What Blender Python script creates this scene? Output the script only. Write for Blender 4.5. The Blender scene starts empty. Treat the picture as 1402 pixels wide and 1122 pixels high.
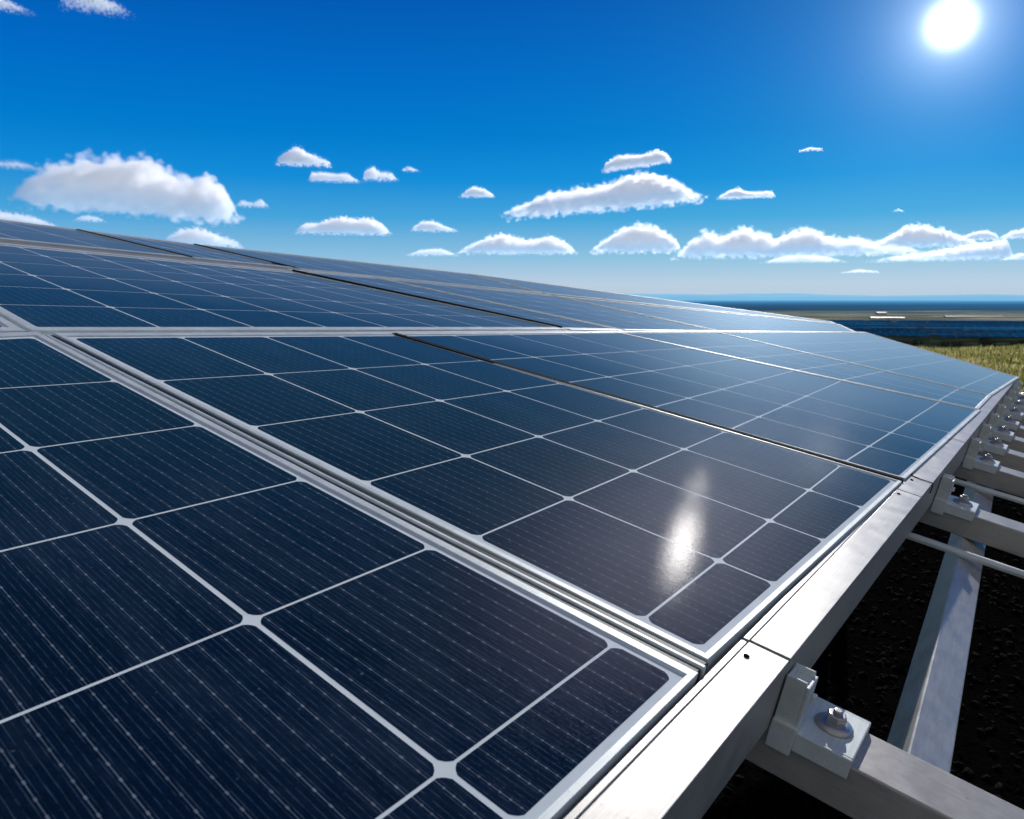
import bpy, bmesh, math, random
from mathutils import Vector, Matrix
import numpy as np
random.seed(7)
R = math.radians
scene = bpy.context.scene
COL = scene.collection

# ---------------------------------------------------------------- frame of the tilted array
CAM = Vector((0, 0, 1.3))
O = CAM + Vector((0.1726, 0.6726, -0.3088))
ES = Vector((-0.79638, 0.56317, 0.22049)).normalized()
ET = Vector((0.57709, 0.81668, -0.00157)).normalized()
NN = ET.cross(ES).normalized()
def frame_at(t, s, h):
    o = O + ET * t + ES * s + NN * h
    return Matrix(((ET.x, ES.x, NN.x, o.x), (ET.y, ES.y, NN.y, o.y), (ET.z, ES.z, NN.z, o.z), (0, 0, 0, 1)))

SUN_E = 2.9
CLOUD_EM, CLOUD_G, STEP = .10, .55, 1.0
COAT_R, COAT_B, COAT_LO, COAT_MIN, COAT_W, COAT_D = .175, .26, .68, .0010, .0027, .11
TANG = (.0951, .9894, .1101)
# measured corner points of the cells of every panel, (s, t) in metres in the plane of the array
PANELS = {
'P2': [[[0.0049,0.0006],[0.0022,0.2042],[-0.0004,0.4037],[-0.0032,0.613],[-0.0062,0.8372]],[[0.0633,0.0007],[0.0673,0.2028],[0.0712,0.4001],[0.0752,0.6063],[0.0795,0.8241]],[[0.2644,0.0009],[0.2699,0.1985],[0.2753,0.3896],[0.2809,0.5888],[0.2866,0.7923]],[[0.4346,0.001],[0.4373,0.1949],[0.44,0.3812],[0.4428,0.575],[0.4455,0.7679]],[[0.6475,0.0012],[0.6427,0.1905],[0.638,0.371],[0.6331,0.5588],[0.6285,0.7398]],[[0.8669,0.0014],[0.8532,0.186],[0.8402,0.3606],[0.8267,0.5423],[0.8141,0.7113]],[[1.1193,0.0017],[1.0967,0.1808],[1.0756,0.3486],[1.0536,0.5229],[1.0342,0.6776]]],
'P1': [[[0.0001,-0.7553],[0.0009,-0.5236],[0.0017,-0.2919],[0.0025,-0.0602]],[[0.0593,-0.7475],[0.0599,-0.5182],[0.0604,-0.289],[0.0609,-0.0598]],[[0.2606,-0.7195],[0.266,-0.4991],[0.2715,-0.2787],[0.2769,-0.0582]],[[0.4696,-0.6926],[0.4719,-0.4807],[0.4742,-0.2687],[0.4765,-0.0568]],[[0.6823,-0.6652],[0.6813,-0.4619],[0.6804,-0.2586],[0.6794,-0.0553]],[[0.9198,-0.6365],[0.9075,-0.4423],[0.8952,-0.2481],[0.8829,-0.0538]],[[1.1089,-0.6066],[1.1159,-0.4218],[1.123,-0.2369],[1.1301,-0.0521]]],
'P3': [[[-0.0086,0.888],[-0.0116,1.0786],[-0.0149,1.2903],[-0.018,1.4877],[-0.0259,1.9936]],[[0.0808,0.8716],[0.0783,1.0586],[0.0755,1.2695],[0.0728,1.4687],[0.0663,1.9529]],[[0.2882,0.8335],[0.2941,1.0104],[0.301,1.2175],[0.3078,1.4194],[0.3218,1.84]],[[0.4415,0.8053],[0.4427,0.9772],[0.4442,1.1845],[0.4457,1.3905],[0.4486,1.784]],[[0.6277,0.7711],[0.623,0.937],[0.617,1.1448],[0.6109,1.3559],[0.6005,1.7168]],[[0.8144,0.7368],[0.8014,0.8971],[0.7843,1.1062],[0.7666,1.3232],[0.7395,1.6554]],[[1.0296,0.6973],[1.013,0.8499],[0.9904,1.0587],[0.9662,1.2814],[0.935,1.569]]],
'P4': [[[-0.0197,2.02],[-0.0199,2.1531],[-0.0202,2.2862],[-0.0205,2.4193]],[[0.0718,1.9779],[0.069,2.1181],[0.0662,2.2582],[0.0634,2.3984]],[[0.3253,1.861],[0.3156,2.0209],[0.3058,2.1807],[0.296,2.3406]],[[0.4511,1.803],[0.4378,1.9727],[0.4246,2.1423],[0.4114,2.312]],[[0.6018,1.7335],[0.5844,1.9149],[0.5671,2.0962],[0.5497,2.2776]],[[0.7397,1.6699],[0.7185,1.862],[0.6973,2.0541],[0.6761,2.2462]],[[0.9337,1.5805],[0.9072,1.7876],[0.8807,1.9948],[0.8541,2.202]]],
'P5': [[[-0.0209,2.4408],[-0.0291,2.6563],[-0.0372,2.8717],[-0.0454,3.0872],[-0.0536,3.3027]],[[0.0629,2.419],[0.0505,2.6496],[0.0381,2.8803],[0.0257,3.1109],[0.0133,3.3415]],[[0.2952,2.3584],[0.2711,2.6311],[0.2469,2.9039],[0.2227,3.1766],[0.1986,3.4494]],[[0.4104,2.3283],[0.3805,2.6219],[0.3505,2.9156],[0.3205,3.2092],[0.2905,3.5029]],[[0.5486,2.2923],[0.5116,2.611],[0.4746,2.9296],[0.4376,3.2483],[0.4007,3.567]],[[0.6749,2.2593],[0.6315,2.6009],[0.5882,2.9425],[0.5448,3.2841],[0.5014,3.6256]],[[0.8527,2.2129],[0.8003,2.5867],[0.7479,2.9605],[0.6956,3.3343],[0.6432,3.7081]]],
'R2b': [[[1.1932,-0.0198],[1.1699,0.1858],[1.148,0.3782],[1.1281,0.5536],[1.1088,0.7242],[1.0901,0.8888],[1.072,1.0483],[1.0537,1.2091],[1.0373,1.3542]],[[1.3634,-0.0119],[1.3351,0.1809],[1.3083,0.3635],[1.2836,0.5312],[1.2597,0.6944],[1.2372,0.8474],[1.2153,0.9968],[1.1933,1.1463],[1.1727,1.2868]],[[1.532,-0.0041],[1.498,0.176],[1.4654,0.349],[1.4351,0.5094],[1.4057,0.6655],[1.3789,0.8074],[1.3525,0.9476],[1.3263,1.0864],[1.3005,1.2231]],[[1.653,0.0015],[1.6348,0.172],[1.6174,0.335],[1.6013,0.4855],[1.5859,0.6299],[1.5728,0.7527],[1.5599,0.8731],[1.5478,0.9867],[1.535,1.1064]],[[1.8169,0.0091],[1.7856,0.1675],[1.755,0.3224],[1.7263,0.4676],[1.6987,0.6077],[1.6757,0.7237],[1.6528,0.8397],[1.6312,0.9491],[1.6073,1.0704]],[[1.9455,0.015],[1.9122,0.1637],[1.8793,0.3109],[1.8482,0.4501],[1.8182,0.5841],[1.7944,0.6903],[1.7704,0.7975],[1.7483,0.8964],[1.7221,1.0133]],[[2.0877,0.0216],[2.0409,0.1599],[1.9933,0.3004],[1.9476,0.4358],[1.9031,0.5673],[1.8685,0.6694],[1.8328,0.7751],[1.7995,0.8733],[1.7583,0.9952]]],
'R2c': [[[1.0305,1.3747],[1.0095,1.4962],[0.9885,1.6177]],[[1.1673,1.3111],[1.1429,1.4355],[1.1185,1.56]],[[1.2966,1.2511],[1.269,1.3783],[1.2414,1.5054]],[[1.4106,1.1982],[1.3802,1.3277],[1.3498,1.4573]],[[1.5398,1.1381],[1.5062,1.2705],[1.4726,1.4028]],[[1.6615,1.0817],[1.6248,1.2166],[1.5882,1.3515]],[[1.7907,1.0216],[1.7509,1.1593],[1.711,1.297]]],
'R2d': [[[0.9803,1.6623],[0.9575,1.8027],[0.9347,1.9431],[0.9119,2.0835],[0.8891,2.2239]],[[1.1103,1.6019],[1.0806,1.7476],[1.051,1.8932],[1.0214,2.0389],[0.9917,2.1846]],[[1.233,1.5448],[1.197,1.6954],[1.1609,1.8461],[1.1248,1.9968],[1.0887,2.1475]],[[1.3413,1.4944],[1.2996,1.6495],[1.2578,1.8046],[1.216,1.9597],[1.1743,2.1148]],[[1.4641,1.4373],[1.4159,1.5974],[1.3677,1.7575],[1.3194,1.9176],[1.2712,2.0777]],[[1.5796,1.3835],[1.5253,1.5483],[1.4711,1.7131],[1.4168,1.878],[1.3625,2.0428]],[[1.7024,1.3264],[1.6417,1.4962],[1.5809,1.666],[1.5202,1.8359],[1.4595,2.0057]]],
'R2e': [[[0.8817,2.2646],[0.8492,2.4888],[0.8166,2.713],[0.7841,2.9372],[0.7515,3.1614],[0.7189,3.3856],[0.6864,3.6098]],[[0.9835,2.2242],[0.9377,2.4611],[0.8919,2.698],[0.8461,2.935],[0.8004,3.1719],[0.7546,3.4088],[0.7088,3.6457]],[[1.0796,2.1861],[1.0213,2.435],[0.9631,2.6839],[0.9048,2.9328],[0.8465,3.1817],[0.7882,3.4306],[0.7299,3.6796]],[[1.1644,2.1525],[1.0951,2.412],[1.0258,2.6715],[0.9565,2.931],[0.8872,3.1905],[0.8179,3.45],[0.7486,3.7094]],[[1.2606,2.1143],[1.1788,2.3858],[1.097,2.6573],[1.0152,2.9288],[0.9334,3.2003],[0.8516,3.4718],[0.7698,3.7433]],[[1.351,2.0785],[1.2575,2.3613],[1.1639,2.644],[1.0703,2.9268],[0.9768,3.2096],[0.8832,3.4924],[0.7897,3.7752]],[[1.4471,2.0403],[1.3411,2.3351],[1.235,2.6299],[1.129,2.9247],[1.0229,3.2195],[0.9169,3.5143],[0.8108,3.8091]]],
'R3b': [[[1.9658,0.7647],[1.9415,0.8354],[1.9172,0.9062],[1.8929,0.977],[1.8686,1.0477]],[[2.1524,0.7052],[2.1221,0.7759],[2.0918,0.8466],[2.0615,0.9172],[2.0312,0.9879]],[[2.339,0.6456],[2.3027,0.7163],[2.2664,0.7869],[2.2301,0.8575],[2.1938,0.9282]]],
'R3c': [[[1.8536,1.0618],[1.8008,1.2167],[1.7481,1.3716],[1.6954,1.5265],[1.6426,1.6814],[1.5899,1.8364],[1.5371,1.9913]],[[2.0247,1.0091],[1.9709,1.1701],[1.9171,1.3311],[1.8633,1.4922],[1.8095,1.6532],[1.7557,1.8143],[1.702,1.9753]],[[2.1958,0.9564],[2.1409,1.1235],[2.0861,1.2907],[2.0313,1.4578],[1.9764,1.625],[1.9216,1.7922],[1.8668,1.9593]]],
'R3d': [[[1.5253,2.0262],[1.4123,2.3299],[1.2994,2.6337],[1.1864,2.9375],[1.0734,3.2412],[0.9605,3.545],[0.8475,3.8487]],[[1.691,2.0109],[1.5523,2.3194],[1.4136,2.6279],[1.2748,2.9364],[1.1361,3.245],[0.9974,3.5535],[0.8587,3.862]],[[1.8568,1.9956],[1.6923,2.3089],[1.5278,2.6222],[1.3633,2.9354],[1.1988,3.2487],[1.0343,3.562],[0.8698,3.8753]]],
'R2a': [[[1.2885,-0.8594],[1.266,-0.6607],[1.2434,-0.4619],[1.2209,-0.2632],[1.1983,-0.0645]],[[1.4862,-0.8479],[1.4571,-0.6501],[1.428,-0.4522],[1.399,-0.2543],[1.3699,-0.0564]],[[1.6887,-0.8345],[1.6516,-0.6379],[1.6145,-0.4414],[1.5774,-0.2449],[1.5404,-0.0483]],[[1.7427,-0.8387],[1.7215,-0.6399],[1.7002,-0.441],[1.679,-0.2421],[1.6578,-0.0432]],[[1.9806,-0.8199],[1.9419,-0.6237],[1.9031,-0.4275],[1.8644,-0.2313],[1.8256,-0.0351]],[[2.1301,-0.8096],[2.0864,-0.6144],[2.0427,-0.4192],[1.999,-0.2241],[1.9553,-0.0289]],[[2.3585,-0.7788],[2.2944,-0.5894],[2.2303,-0.3999],[2.1662,-0.2105],[2.1021,-0.021]]],
'R3a': [[[2.3621,-0.3891],[2.2972,-0.2],[2.2322,-0.0108],[2.1672,0.1783],[2.1023,0.3675],[2.0373,0.5566],[1.9723,0.7458]],[[2.633,-0.4162],[2.5542,-0.2324],[2.4754,-0.0485],[2.3966,0.1353],[2.3178,0.3191],[2.2391,0.503],[2.1603,0.6868]],[[2.8965,-0.4395],[2.8051,-0.2616],[2.7137,-0.0837],[2.6223,0.0942],[2.5309,0.2721],[2.4395,0.45],[2.3481,0.6279]]],
}
# ---------------------------------------------------------------- object helpers
def tag(o, label=None, cat=None, group=None, kind=None):
    if label: o['label'] = label
    if cat: o['category'] = cat
    if group: o['group'] = group
    if kind: o['kind'] = kind
    return o
def empty(name, label, cat, mat, group=None):
    o = bpy.data.objects.new(name, None); COL.objects.link(o)
    o.empty_display_size = .05
    o.matrix_world = mat
    return tag(o, label, cat, group)
def link(name, me, mats, parent=None, mat=None):
    o = bpy.data.objects.new(name, me); COL.objects.link(o)
    for m in (mats if isinstance(mats, (list, tuple)) else [mats]): me.materials.append(m)
    if parent: o.parent = parent
    if mat is not None: o.matrix_world = mat
    return o
def from_bm(name, bm, mats, parent=None, mat=None, smooth=False, bevel=0, segs=2):
    bmesh.ops.recalc_face_normals(bm, faces=bm.faces)
    me = bpy.data.meshes.new(name); bm.to_mesh(me); bm.free()
    if smooth:
        for p in me.polygons: p.use_smooth = True
    o = link(name, me, mats, parent, mat)
    if bevel:
        b = o.modifiers.new('bevel', 'BEVEL'); b.width = bevel; b.segments = segs; b.limit_method = 'ANGLE'; b.angle_limit = R(35)
    return o
def box(bm, a, b, skew=0.0):
    vs = [bm.verts.new((x, y, z)) for z in (a[2], b[2]) for y in (a[1], b[1]) for x in (a[0], b[0])]
    for f in ((0, 2, 3, 1), (4, 5, 7, 6), (0, 1, 5, 4), (1, 3, 7, 5), (3, 2, 6, 7), (2, 0, 4, 6)):
        bm.faces.new([vs[i] for i in f])
    return vs
def prism(bm, prof, x0, x1):
    """profile in (y,z), extruded along x"""
    a = [bm.verts.new((x0, y, z)) for y, z in prof]; b = [bm.verts.new((x1, y, z)) for y, z in prof]
    n = len(prof)
    bm.faces.new(a); bm.faces.new(b[::-1])
    for i in range(n): bm.faces.new([a[i], b[i], b[(i + 1) % n], a[(i + 1) % n]])
def lathe(bm, prof, n=24, c=(0, 0, 0), phase=0):
    rings = []
    for r, z in prof:
        rings.append([bm.verts.new((c[0] + r * math.cos(2 * math.pi * i / n + phase), c[1] + r * math.sin(2 * math.pi * i / n + phase), c[2] + z)) for i in range(n)])
    for a, b in zip(rings, rings[1:]):
        for i in range(n): bm.faces.new([a[i], a[(i + 1) % n], b[(i + 1) % n], b[i]])
    bm.faces.new(rings[0][::-1]); bm.faces.new(rings[-1])
def tube(bm, pts, r, n=8):
    rings = []
    for i, p in enumerate(pts):
        d = (pts[min(i + 1, len(pts) - 1)] - pts[max(i - 1, 0)]).normalized()
        u = d.orthogonal().normalized(); w = d.cross(u)
        rings.append([bm.verts.new(p + r * (math.cos(2 * math.pi * k / n) * u + math.sin(2 * math.pi * k / n) * w)) for k in range(n)])
    for a, b in zip(rings, rings[1:]):
        best = min(range(n), key=lambda s: sum((a[i].co - b[(i + s) % n].co).length for i in range(n)))
        for i in range(n): bm.faces.new([a[i], a[(i + 1) % n], b[(i + 1 + best) % n], b[(i + best) % n]])
    bm.faces.new(rings[0][::-1]); bm.faces.new(rings[-1])
def children(o): return [c for c in bpy.data.objects if c.parent == o]
def copy_tree(o, parent=None):
    c = o.copy(); COL.objects.link(c)
    if parent: c.parent = parent
    for ch in children(o): copy_tree(ch, c)
    return c

# ---------------------------------------------------------------- material helpers
def lin(r, g, b):
    return tuple(((c / 255) / 12.92 if c / 255 <= .04045 else ((c / 255 + .055) / 1.055) ** 2.4) for c in (r, g, b)) + (1,)
class NT:
    def __init__(s, tree): s.t = tree; s.n = tree.nodes; s.l = tree.links
    def new(s, ty, **k):
        n = s.n.new(ty)
        for a, v in k.items():
            if a == 'ins':
                for i, x in v.items():
                    if hasattr(x, 'is_output') or isinstance(x, bpy.types.NodeSocket): s.l.new(x, n.inputs[i])
                    else: n.inputs[i].default_value = x
            else: setattr(n, a, v)
        return n
    def math(s, op, a, b=0.0, c=0.0, clamp=False):
        n = s.n.new('ShaderNodeMath'); n.operation = op; n.use_clamp = clamp
        for i, x in enumerate((a, b, c)):
            if isinstance(x, bpy.types.NodeSocket): s.l.new(x, n.inputs[i])
            else: n.inputs[i].default_value = x
        return n.outputs[0]
    def mix(s, f, a, b, blend='MIX'):
        n = s.n.new('ShaderNodeMix'); n.data_type = 'RGBA'; n.blend_type = blend
        for i, x in ((0, f), (6, a), (7, b)):
            if isinstance(x, bpy.types.NodeSocket): s.l.new(x, n.inputs[i])
            else: n.inputs[i].default_value = x
        return n.outputs[2]
    def ramp(s, f, stops, interp='LINEAR'):
        n = s.n.new('ShaderNodeValToRGB'); n.color_ramp.interpolation = interp
        e = n.color_ramp.elements
        e[0].position, e[0].color = stops[0]; e[1].position, e[1].color = stops[-1]
        for p, c in stops[1:-1]:
            k = e.new(p); k.color = c
        s.l.new(f, n.inputs[0]); return n.outputs[0]
    def mapping(s, v, scale=(1, 1, 1), loc=(0, 0, 0)):
        n = s.n.new('ShaderNodeMapping'); s.l.new(v, n.inputs[0]); n.inputs['Scale'].default_value = scale; n.inputs['Location'].default_value = loc
        return n.outputs[0]
    def noise(s, v, scale, detail=3, rough=.5):
        n = s.n.new('ShaderNodeTexNoise'); s.l.new(v, n.inputs['Vector']); n.inputs['Scale'].default_value = scale
        n.inputs['Detail'].default_value = detail; n.inputs['Roughness'].default_value = rough
        return n.outputs['Fac']
    def bump(s, h, strength, dist, normal=None):
        n = s.n.new('ShaderNodeBump'); s.l.new(h, n.inputs['Height']); n.inputs['Strength'].default_value = strength; n.inputs['Distance'].default_value = dist
        if normal: s.l.new(normal, n.inputs['Normal'])
        return n.outputs[0]
def material(name):
    m = bpy.data.materials.new(name); m.use_nodes = True
    nt = NT(m.node_tree); p = m.node_tree.nodes['Principled BSDF']
    return m, nt, p
def grey(v): return (v, v, v, 1)

def metal(name, base=.72, tint=(1, 1, 1), rough=.32, stretch=(1.5, 60, 60), spots=.25, metallic=.9, bumps=.12):
    m, nt, p = material(name)
    co = nt.new('ShaderNodeTexCoord').outputs['Object']
    a = nt.noise(nt.mapping(co, stretch), 14, 4, .6)
    b = nt.noise(co, 22, 5, .65)
    c = nt.noise(co, 190, 3, .6)
    f = nt.math('ADD', nt.math('MULTIPLY', a, .5), nt.math('MULTIPLY', b, .5))
    lo = tuple(base * .72 * t for t in tint) + (1,); hi = tuple(min(1, base * 1.12) * t for t in tint) + (1,)
    col = nt.ramp(f, [(.3, lo), (.7, hi)])
    sp = nt.ramp(c, [(.66, grey(0)), (.74, grey(1))])
    col = nt.mix(nt.math('MULTIPLY', sp, spots), col, (.08, .08, .075, 1))
    nt.l.new(col, p.inputs['Base Color'])
    r = nt.math('ADD', nt.math('MULTIPLY', b, .28), rough - .12)
    nt.l.new(r, p.inputs['Roughness'])
    p.inputs['Metallic'].default_value = metallic; p.inputs['Specular IOR Level'].default_value = .22
    nt.l.new(nt.bump(nt.math('ADD', a, nt.math('MULTIPLY', c, .5)), bumps, .0006), p.inputs['Normal'])
    return m
M = {}
M['alu'] = metal('anodised_aluminium', .86, (.90, .99, 1), rough=.45, metallic=.12)
M['rail'] = metal('mill_finish_rail', .52, (1, .985, .955), rough=.40, stretch=(1.2, 90, 90), spots=.45, metallic=.42)
M['beam'] = metal('galvanised_beam', .50, (1, .96, .90), rough=.40, stretch=(50, 2, 50), spots=.35, bumps=.2, metallic=.3)
M['galv'] = metal('galvanised_steel', .56, (1, .99, .96), rough=.38, stretch=(2, 12, 12), spots=.5, bumps=.25, metallic=.35)
M['steel'] = metal('bolt_steel', .55, rough=.34, stretch=(4, 4, 4), spots=.4)
m, nt, p = material('dull_black'); p.inputs['Base Color'].default_value = (.006, .006, .006, 1); p.inputs['Roughness'].default_value = .9; p.inputs['Specular IOR Level'].default_value = .05; M['dull'] = m  # matt black for wire, screw heads and the painted shade in panel joints
m, nt, p = material('channel_shade'); p.inputs['Base Color'].default_value = (.006, .022, .034, 1); p.inputs['Roughness'].default_value = .5; p.inputs['Specular IOR Level'].default_value = .15; M['gap_shade'] = m  # shade of the first channel as a dark teal colour

def coat(nt, p, co):
    """solar glass: a weak, finely textured reflection that strengthens towards grazing angles"""
    n1 = nt.noise(co, 560, 2, .7)
    n2 = nt.noise(co, 260, 3, .55)
    n3 = nt.noise(nt.mapping(co, (5, 1.2, 1)), 9, 2, .5)
    h = nt.math('ADD', nt.math('ADD', nt.math('MULTIPLY', n1, 1.5), nt.math('MULTIPLY', n2, .35)), nt.math('MULTIPLY', n3, .5))
    rr = nt.noise(co, 3.5, 4, .6)
    lw = nt.new('ShaderNodeLayerWeight'); lw.inputs['Blend'].default_value = .5
    # smooth front surface of the glass: mirrors the sky, stronger towards grazing angles
    gl = nt.new('ShaderNodeBsdfGlossy'); gl.distribution = 'BECKMANN'
    nt.l.new(nt.math('ADD', nt.math('MULTIPLY', rr, .04), .085), gl.inputs['Roughness'])
    nt.l.new(nt.bump(nt.math('ADD', n1, nt.math('MULTIPLY', n2, .8)), .10, .0005), gl.inputs['Normal'])
    mr = nt.new('ShaderNodeMapRange', interpolation_type='SMOOTHSTEP', ins={0: lw.outputs['Facing'], 1: COAT_LO, 2: .98, 3: COAT_MIN, 4: .34})
    mx = nt.new('ShaderNodeMixShader'); nt.l.new(mr.outputs[0], mx.inputs[0]); nt.l.new(p.outputs[0], mx.inputs[1]); nt.l.new(gl.outputs[0], mx.inputs[2])
    # etched texture under it: scatters the sun into a sparkling patch
    g2 = nt.new('ShaderNodeBsdfGlossy'); g2.distribution = 'BECKMANN'
    nt.l.new(nt.math('ADD', nt.math('MULTIPLY', rr, .06), COAT_R), g2.inputs['Roughness'])
    nt.l.new(nt.bump(h, COAT_B, .0006), g2.inputs['Normal'])
    g2.inputs['Anisotropy'].default_value = .78; g2.inputs['Color'].default_value = (.80, .80, 1, 1)
    tg = nt.new('ShaderNodeVectorMath', operation='NORMALIZE'); tg.inputs[0].default_value = TANG; nt.l.new(tg.outputs[0], g2.inputs['Tangent'])      # one tangent everywhere stretches the sun glint one way
    m2 = nt.new('ShaderNodeMixShader'); m2.inputs[0].default_value = COAT_W; nt.l.new(mx.outputs[0], m2.inputs[1]); nt.l.new(g2.outputs[0], m2.inputs[2])
    # added broad sheen lobe: forward-scatters light at grazing angles towards the sun
    g3 = nt.new('ShaderNodeBsdfGlossy'); g3.distribution = 'GGX'; g3.inputs['Roughness'].default_value = .50; g3.inputs['Color'].default_value = (.60, .80, 1, 1)
    m3 = nt.new('ShaderNodeMixShader'); nt.l.new(nt.math('MULTIPLY', nt.math('POWER', lw.outputs['Facing'], 10.0), COAT_D), m3.inputs[0]); nt.l.new(m2.outputs[0], m3.inputs[1]); nt.l.new(g3.outputs[0], m3.inputs[2])
    nt.l.new(m3.outputs[0], nt.n['Material Output'].inputs[0])
    p.inputs['Specular IOR Level'].default_value = 0
m, nt, p = material('silicon_cell')
co = nt.new('ShaderNodeTexCoord').outputs['Object']
uv = nt.new('ShaderNodeUVMap').outputs[0]
sx = nt.new('ShaderNodeSeparateXYZ', ins={0: uv})
u_, v_ = sx.outputs[0], sx.outputs[1]
NB = 11
fr = nt.math('ABSOLUTE', nt.math('SUBTRACT', nt.math('FRACT', nt.math('MULTIPLY', v_, NB)), .5))
line = nt.math('SUBTRACT', 1, nt.math('SMOOTH_MIN', 1, nt.math('DIVIDE', fr, .032), .1), clamp=True)
dots = nt.math('ABSOLUTE', nt.math('SUBTRACT', nt.math('FRACT', nt.math('MULTIPLY', u_, 13)), .5))
dot = nt.math('MULTIPLY', nt.math('LESS_THAN', dots, .10), nt.math('LESS_THAN', fr, .05))
breakup = nt.ramp(nt.noise(co, 34, 3, .6), [(.30, grey(.40)), (.65, grey(1))])
line2 = nt.math('ADD', nt.math('MULTIPLY', nt.math('MULTIPLY', line, breakup), .62), nt.math('MULTIPLY', nt.math('MULTIPLY', dot, breakup), .38), clamp=True)
streak = nt.noise(nt.mapping(uv, (9, 300, 1)), 1.0, 3, .7)
blot = nt.noise(co, 5, 4, .6)
grain = nt.noise(co, 420, 2, .7)
f = nt.math('ADD', nt.math('ADD', nt.math('MULTIPLY', streak, .5), nt.math('MULTIPLY', blot, .22)), nt.math('MULTIPLY', grain, .28))
base = nt.ramp(f, [(.34, (.0014, .0055, .0170, 1)), (.52, (.0036, .0135, .040, 1)), (.70, (.0095, .030, .078, 1))])
fine = nt.math('ABSOLUTE', nt.math('SUBTRACT', nt.math('FRACT', nt.math('MULTIPLY', v_, NB * 4)), .5))
fine = nt.math('MULTIPLY', nt.math('LESS_THAN', fine, .10), nt.math('MULTIPLY', nt.ramp(nt.noise(nt.mapping(uv, (14, 44, 1)), 1.0, 3, .7), [(.38, grey(0)), (.64, grey(1))]), .55))
base = nt.mix(fine, base, (.06, .10, .16, 1))
base = nt.mix(line2, base, (.30, .37, .46, 1))
# dust specks on the glass
sp = nt.ramp(nt.noise(co, 150, 2, .5), [(.72, grey(0)), (.78, grey(.30))])
base = nt.mix(sp, base, (.30, .34, .38, 1))
dust = nt.math('MULTIPLY', nt.ramp(nt.noise(nt.mapping(co, (2.2, .8, 1)), 7, 6, .72), [(.46, grey(0)), (.75, grey(1))]), .06)
base = nt.mix(dust, base, (.24, .34, .48, 1))
# pale sky reflection painted into the cell colour towards grazing angles
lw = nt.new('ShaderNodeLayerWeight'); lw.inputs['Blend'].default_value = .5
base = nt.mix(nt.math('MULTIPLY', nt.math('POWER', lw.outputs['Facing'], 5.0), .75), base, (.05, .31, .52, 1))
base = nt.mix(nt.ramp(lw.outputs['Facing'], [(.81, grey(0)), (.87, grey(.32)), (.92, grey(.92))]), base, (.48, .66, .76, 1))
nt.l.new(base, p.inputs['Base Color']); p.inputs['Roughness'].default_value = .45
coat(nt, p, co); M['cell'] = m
m, nt, p = material('backsheet')
co = nt.new('ShaderNodeTexCoord').outputs['Object']
nt.l.new(nt.ramp(nt.noise(co, 40, 4, .6), [(.3, (.76, .86, .90, 1)), (.7, (.86, .94, .97, 1))]), p.inputs['Base Color'])
p.inputs['Roughness'].default_value = .5; coat(nt, p, co); M['sheet'] = m
# ---------------------------------------------------------------- solar panels
def isect(p, d, q, e):
    den = d[0] * e[1] - d[1] * e[0]
    k = ((q[0] - p[0]) * e[1] - (q[1] - p[1]) * e[0]) / den
    return np.array((p[0] + d[0] * k, p[1] + d[1] * k))
def offset_quad(c, m):
    """c: 4 corners in order, m: outward offset of edges c0c1, c1c2, c2c3, c3c0"""
    cen = sum(c) / 4; L = []
    for i in range(4):
        a, b = c[i], c[(i + 1) % 4]; d = (b - a) / np.linalg.norm(b - a); n = np.array((d[1], -d[0]))
        if np.dot(n, a - cen) < 0: n = -n
        L.append((a + n * m[i], d))
    return [isect(*L[i - 1], *L[i]) for i in range(4)]
def rounded(q, r, k=3):
    """q: 4 corners; corners cut with a small arc of size r"""
    out = []
    for i in range(4):
        p = q[i]; a = q[i - 1] - p; b = q[(i + 1) % 4] - p
        la, lb = np.linalg.norm(a), np.linalg.norm(b); rr = min(r, la * .3, lb * .3)
        p0 = p + a / la * rr; p1 = p + b / lb * rr
        for j in range(k + 1):
            w = j / k; mid = (1 - w) * p0 + w * p1
            out.append(mid * (1 - .35 * 4 * w * (1 - w) * .55) + p * (.35 * 4 * w * (1 - w) * .55))
    return out
GH = -.0022      # level of the glass below the frame lip
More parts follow.
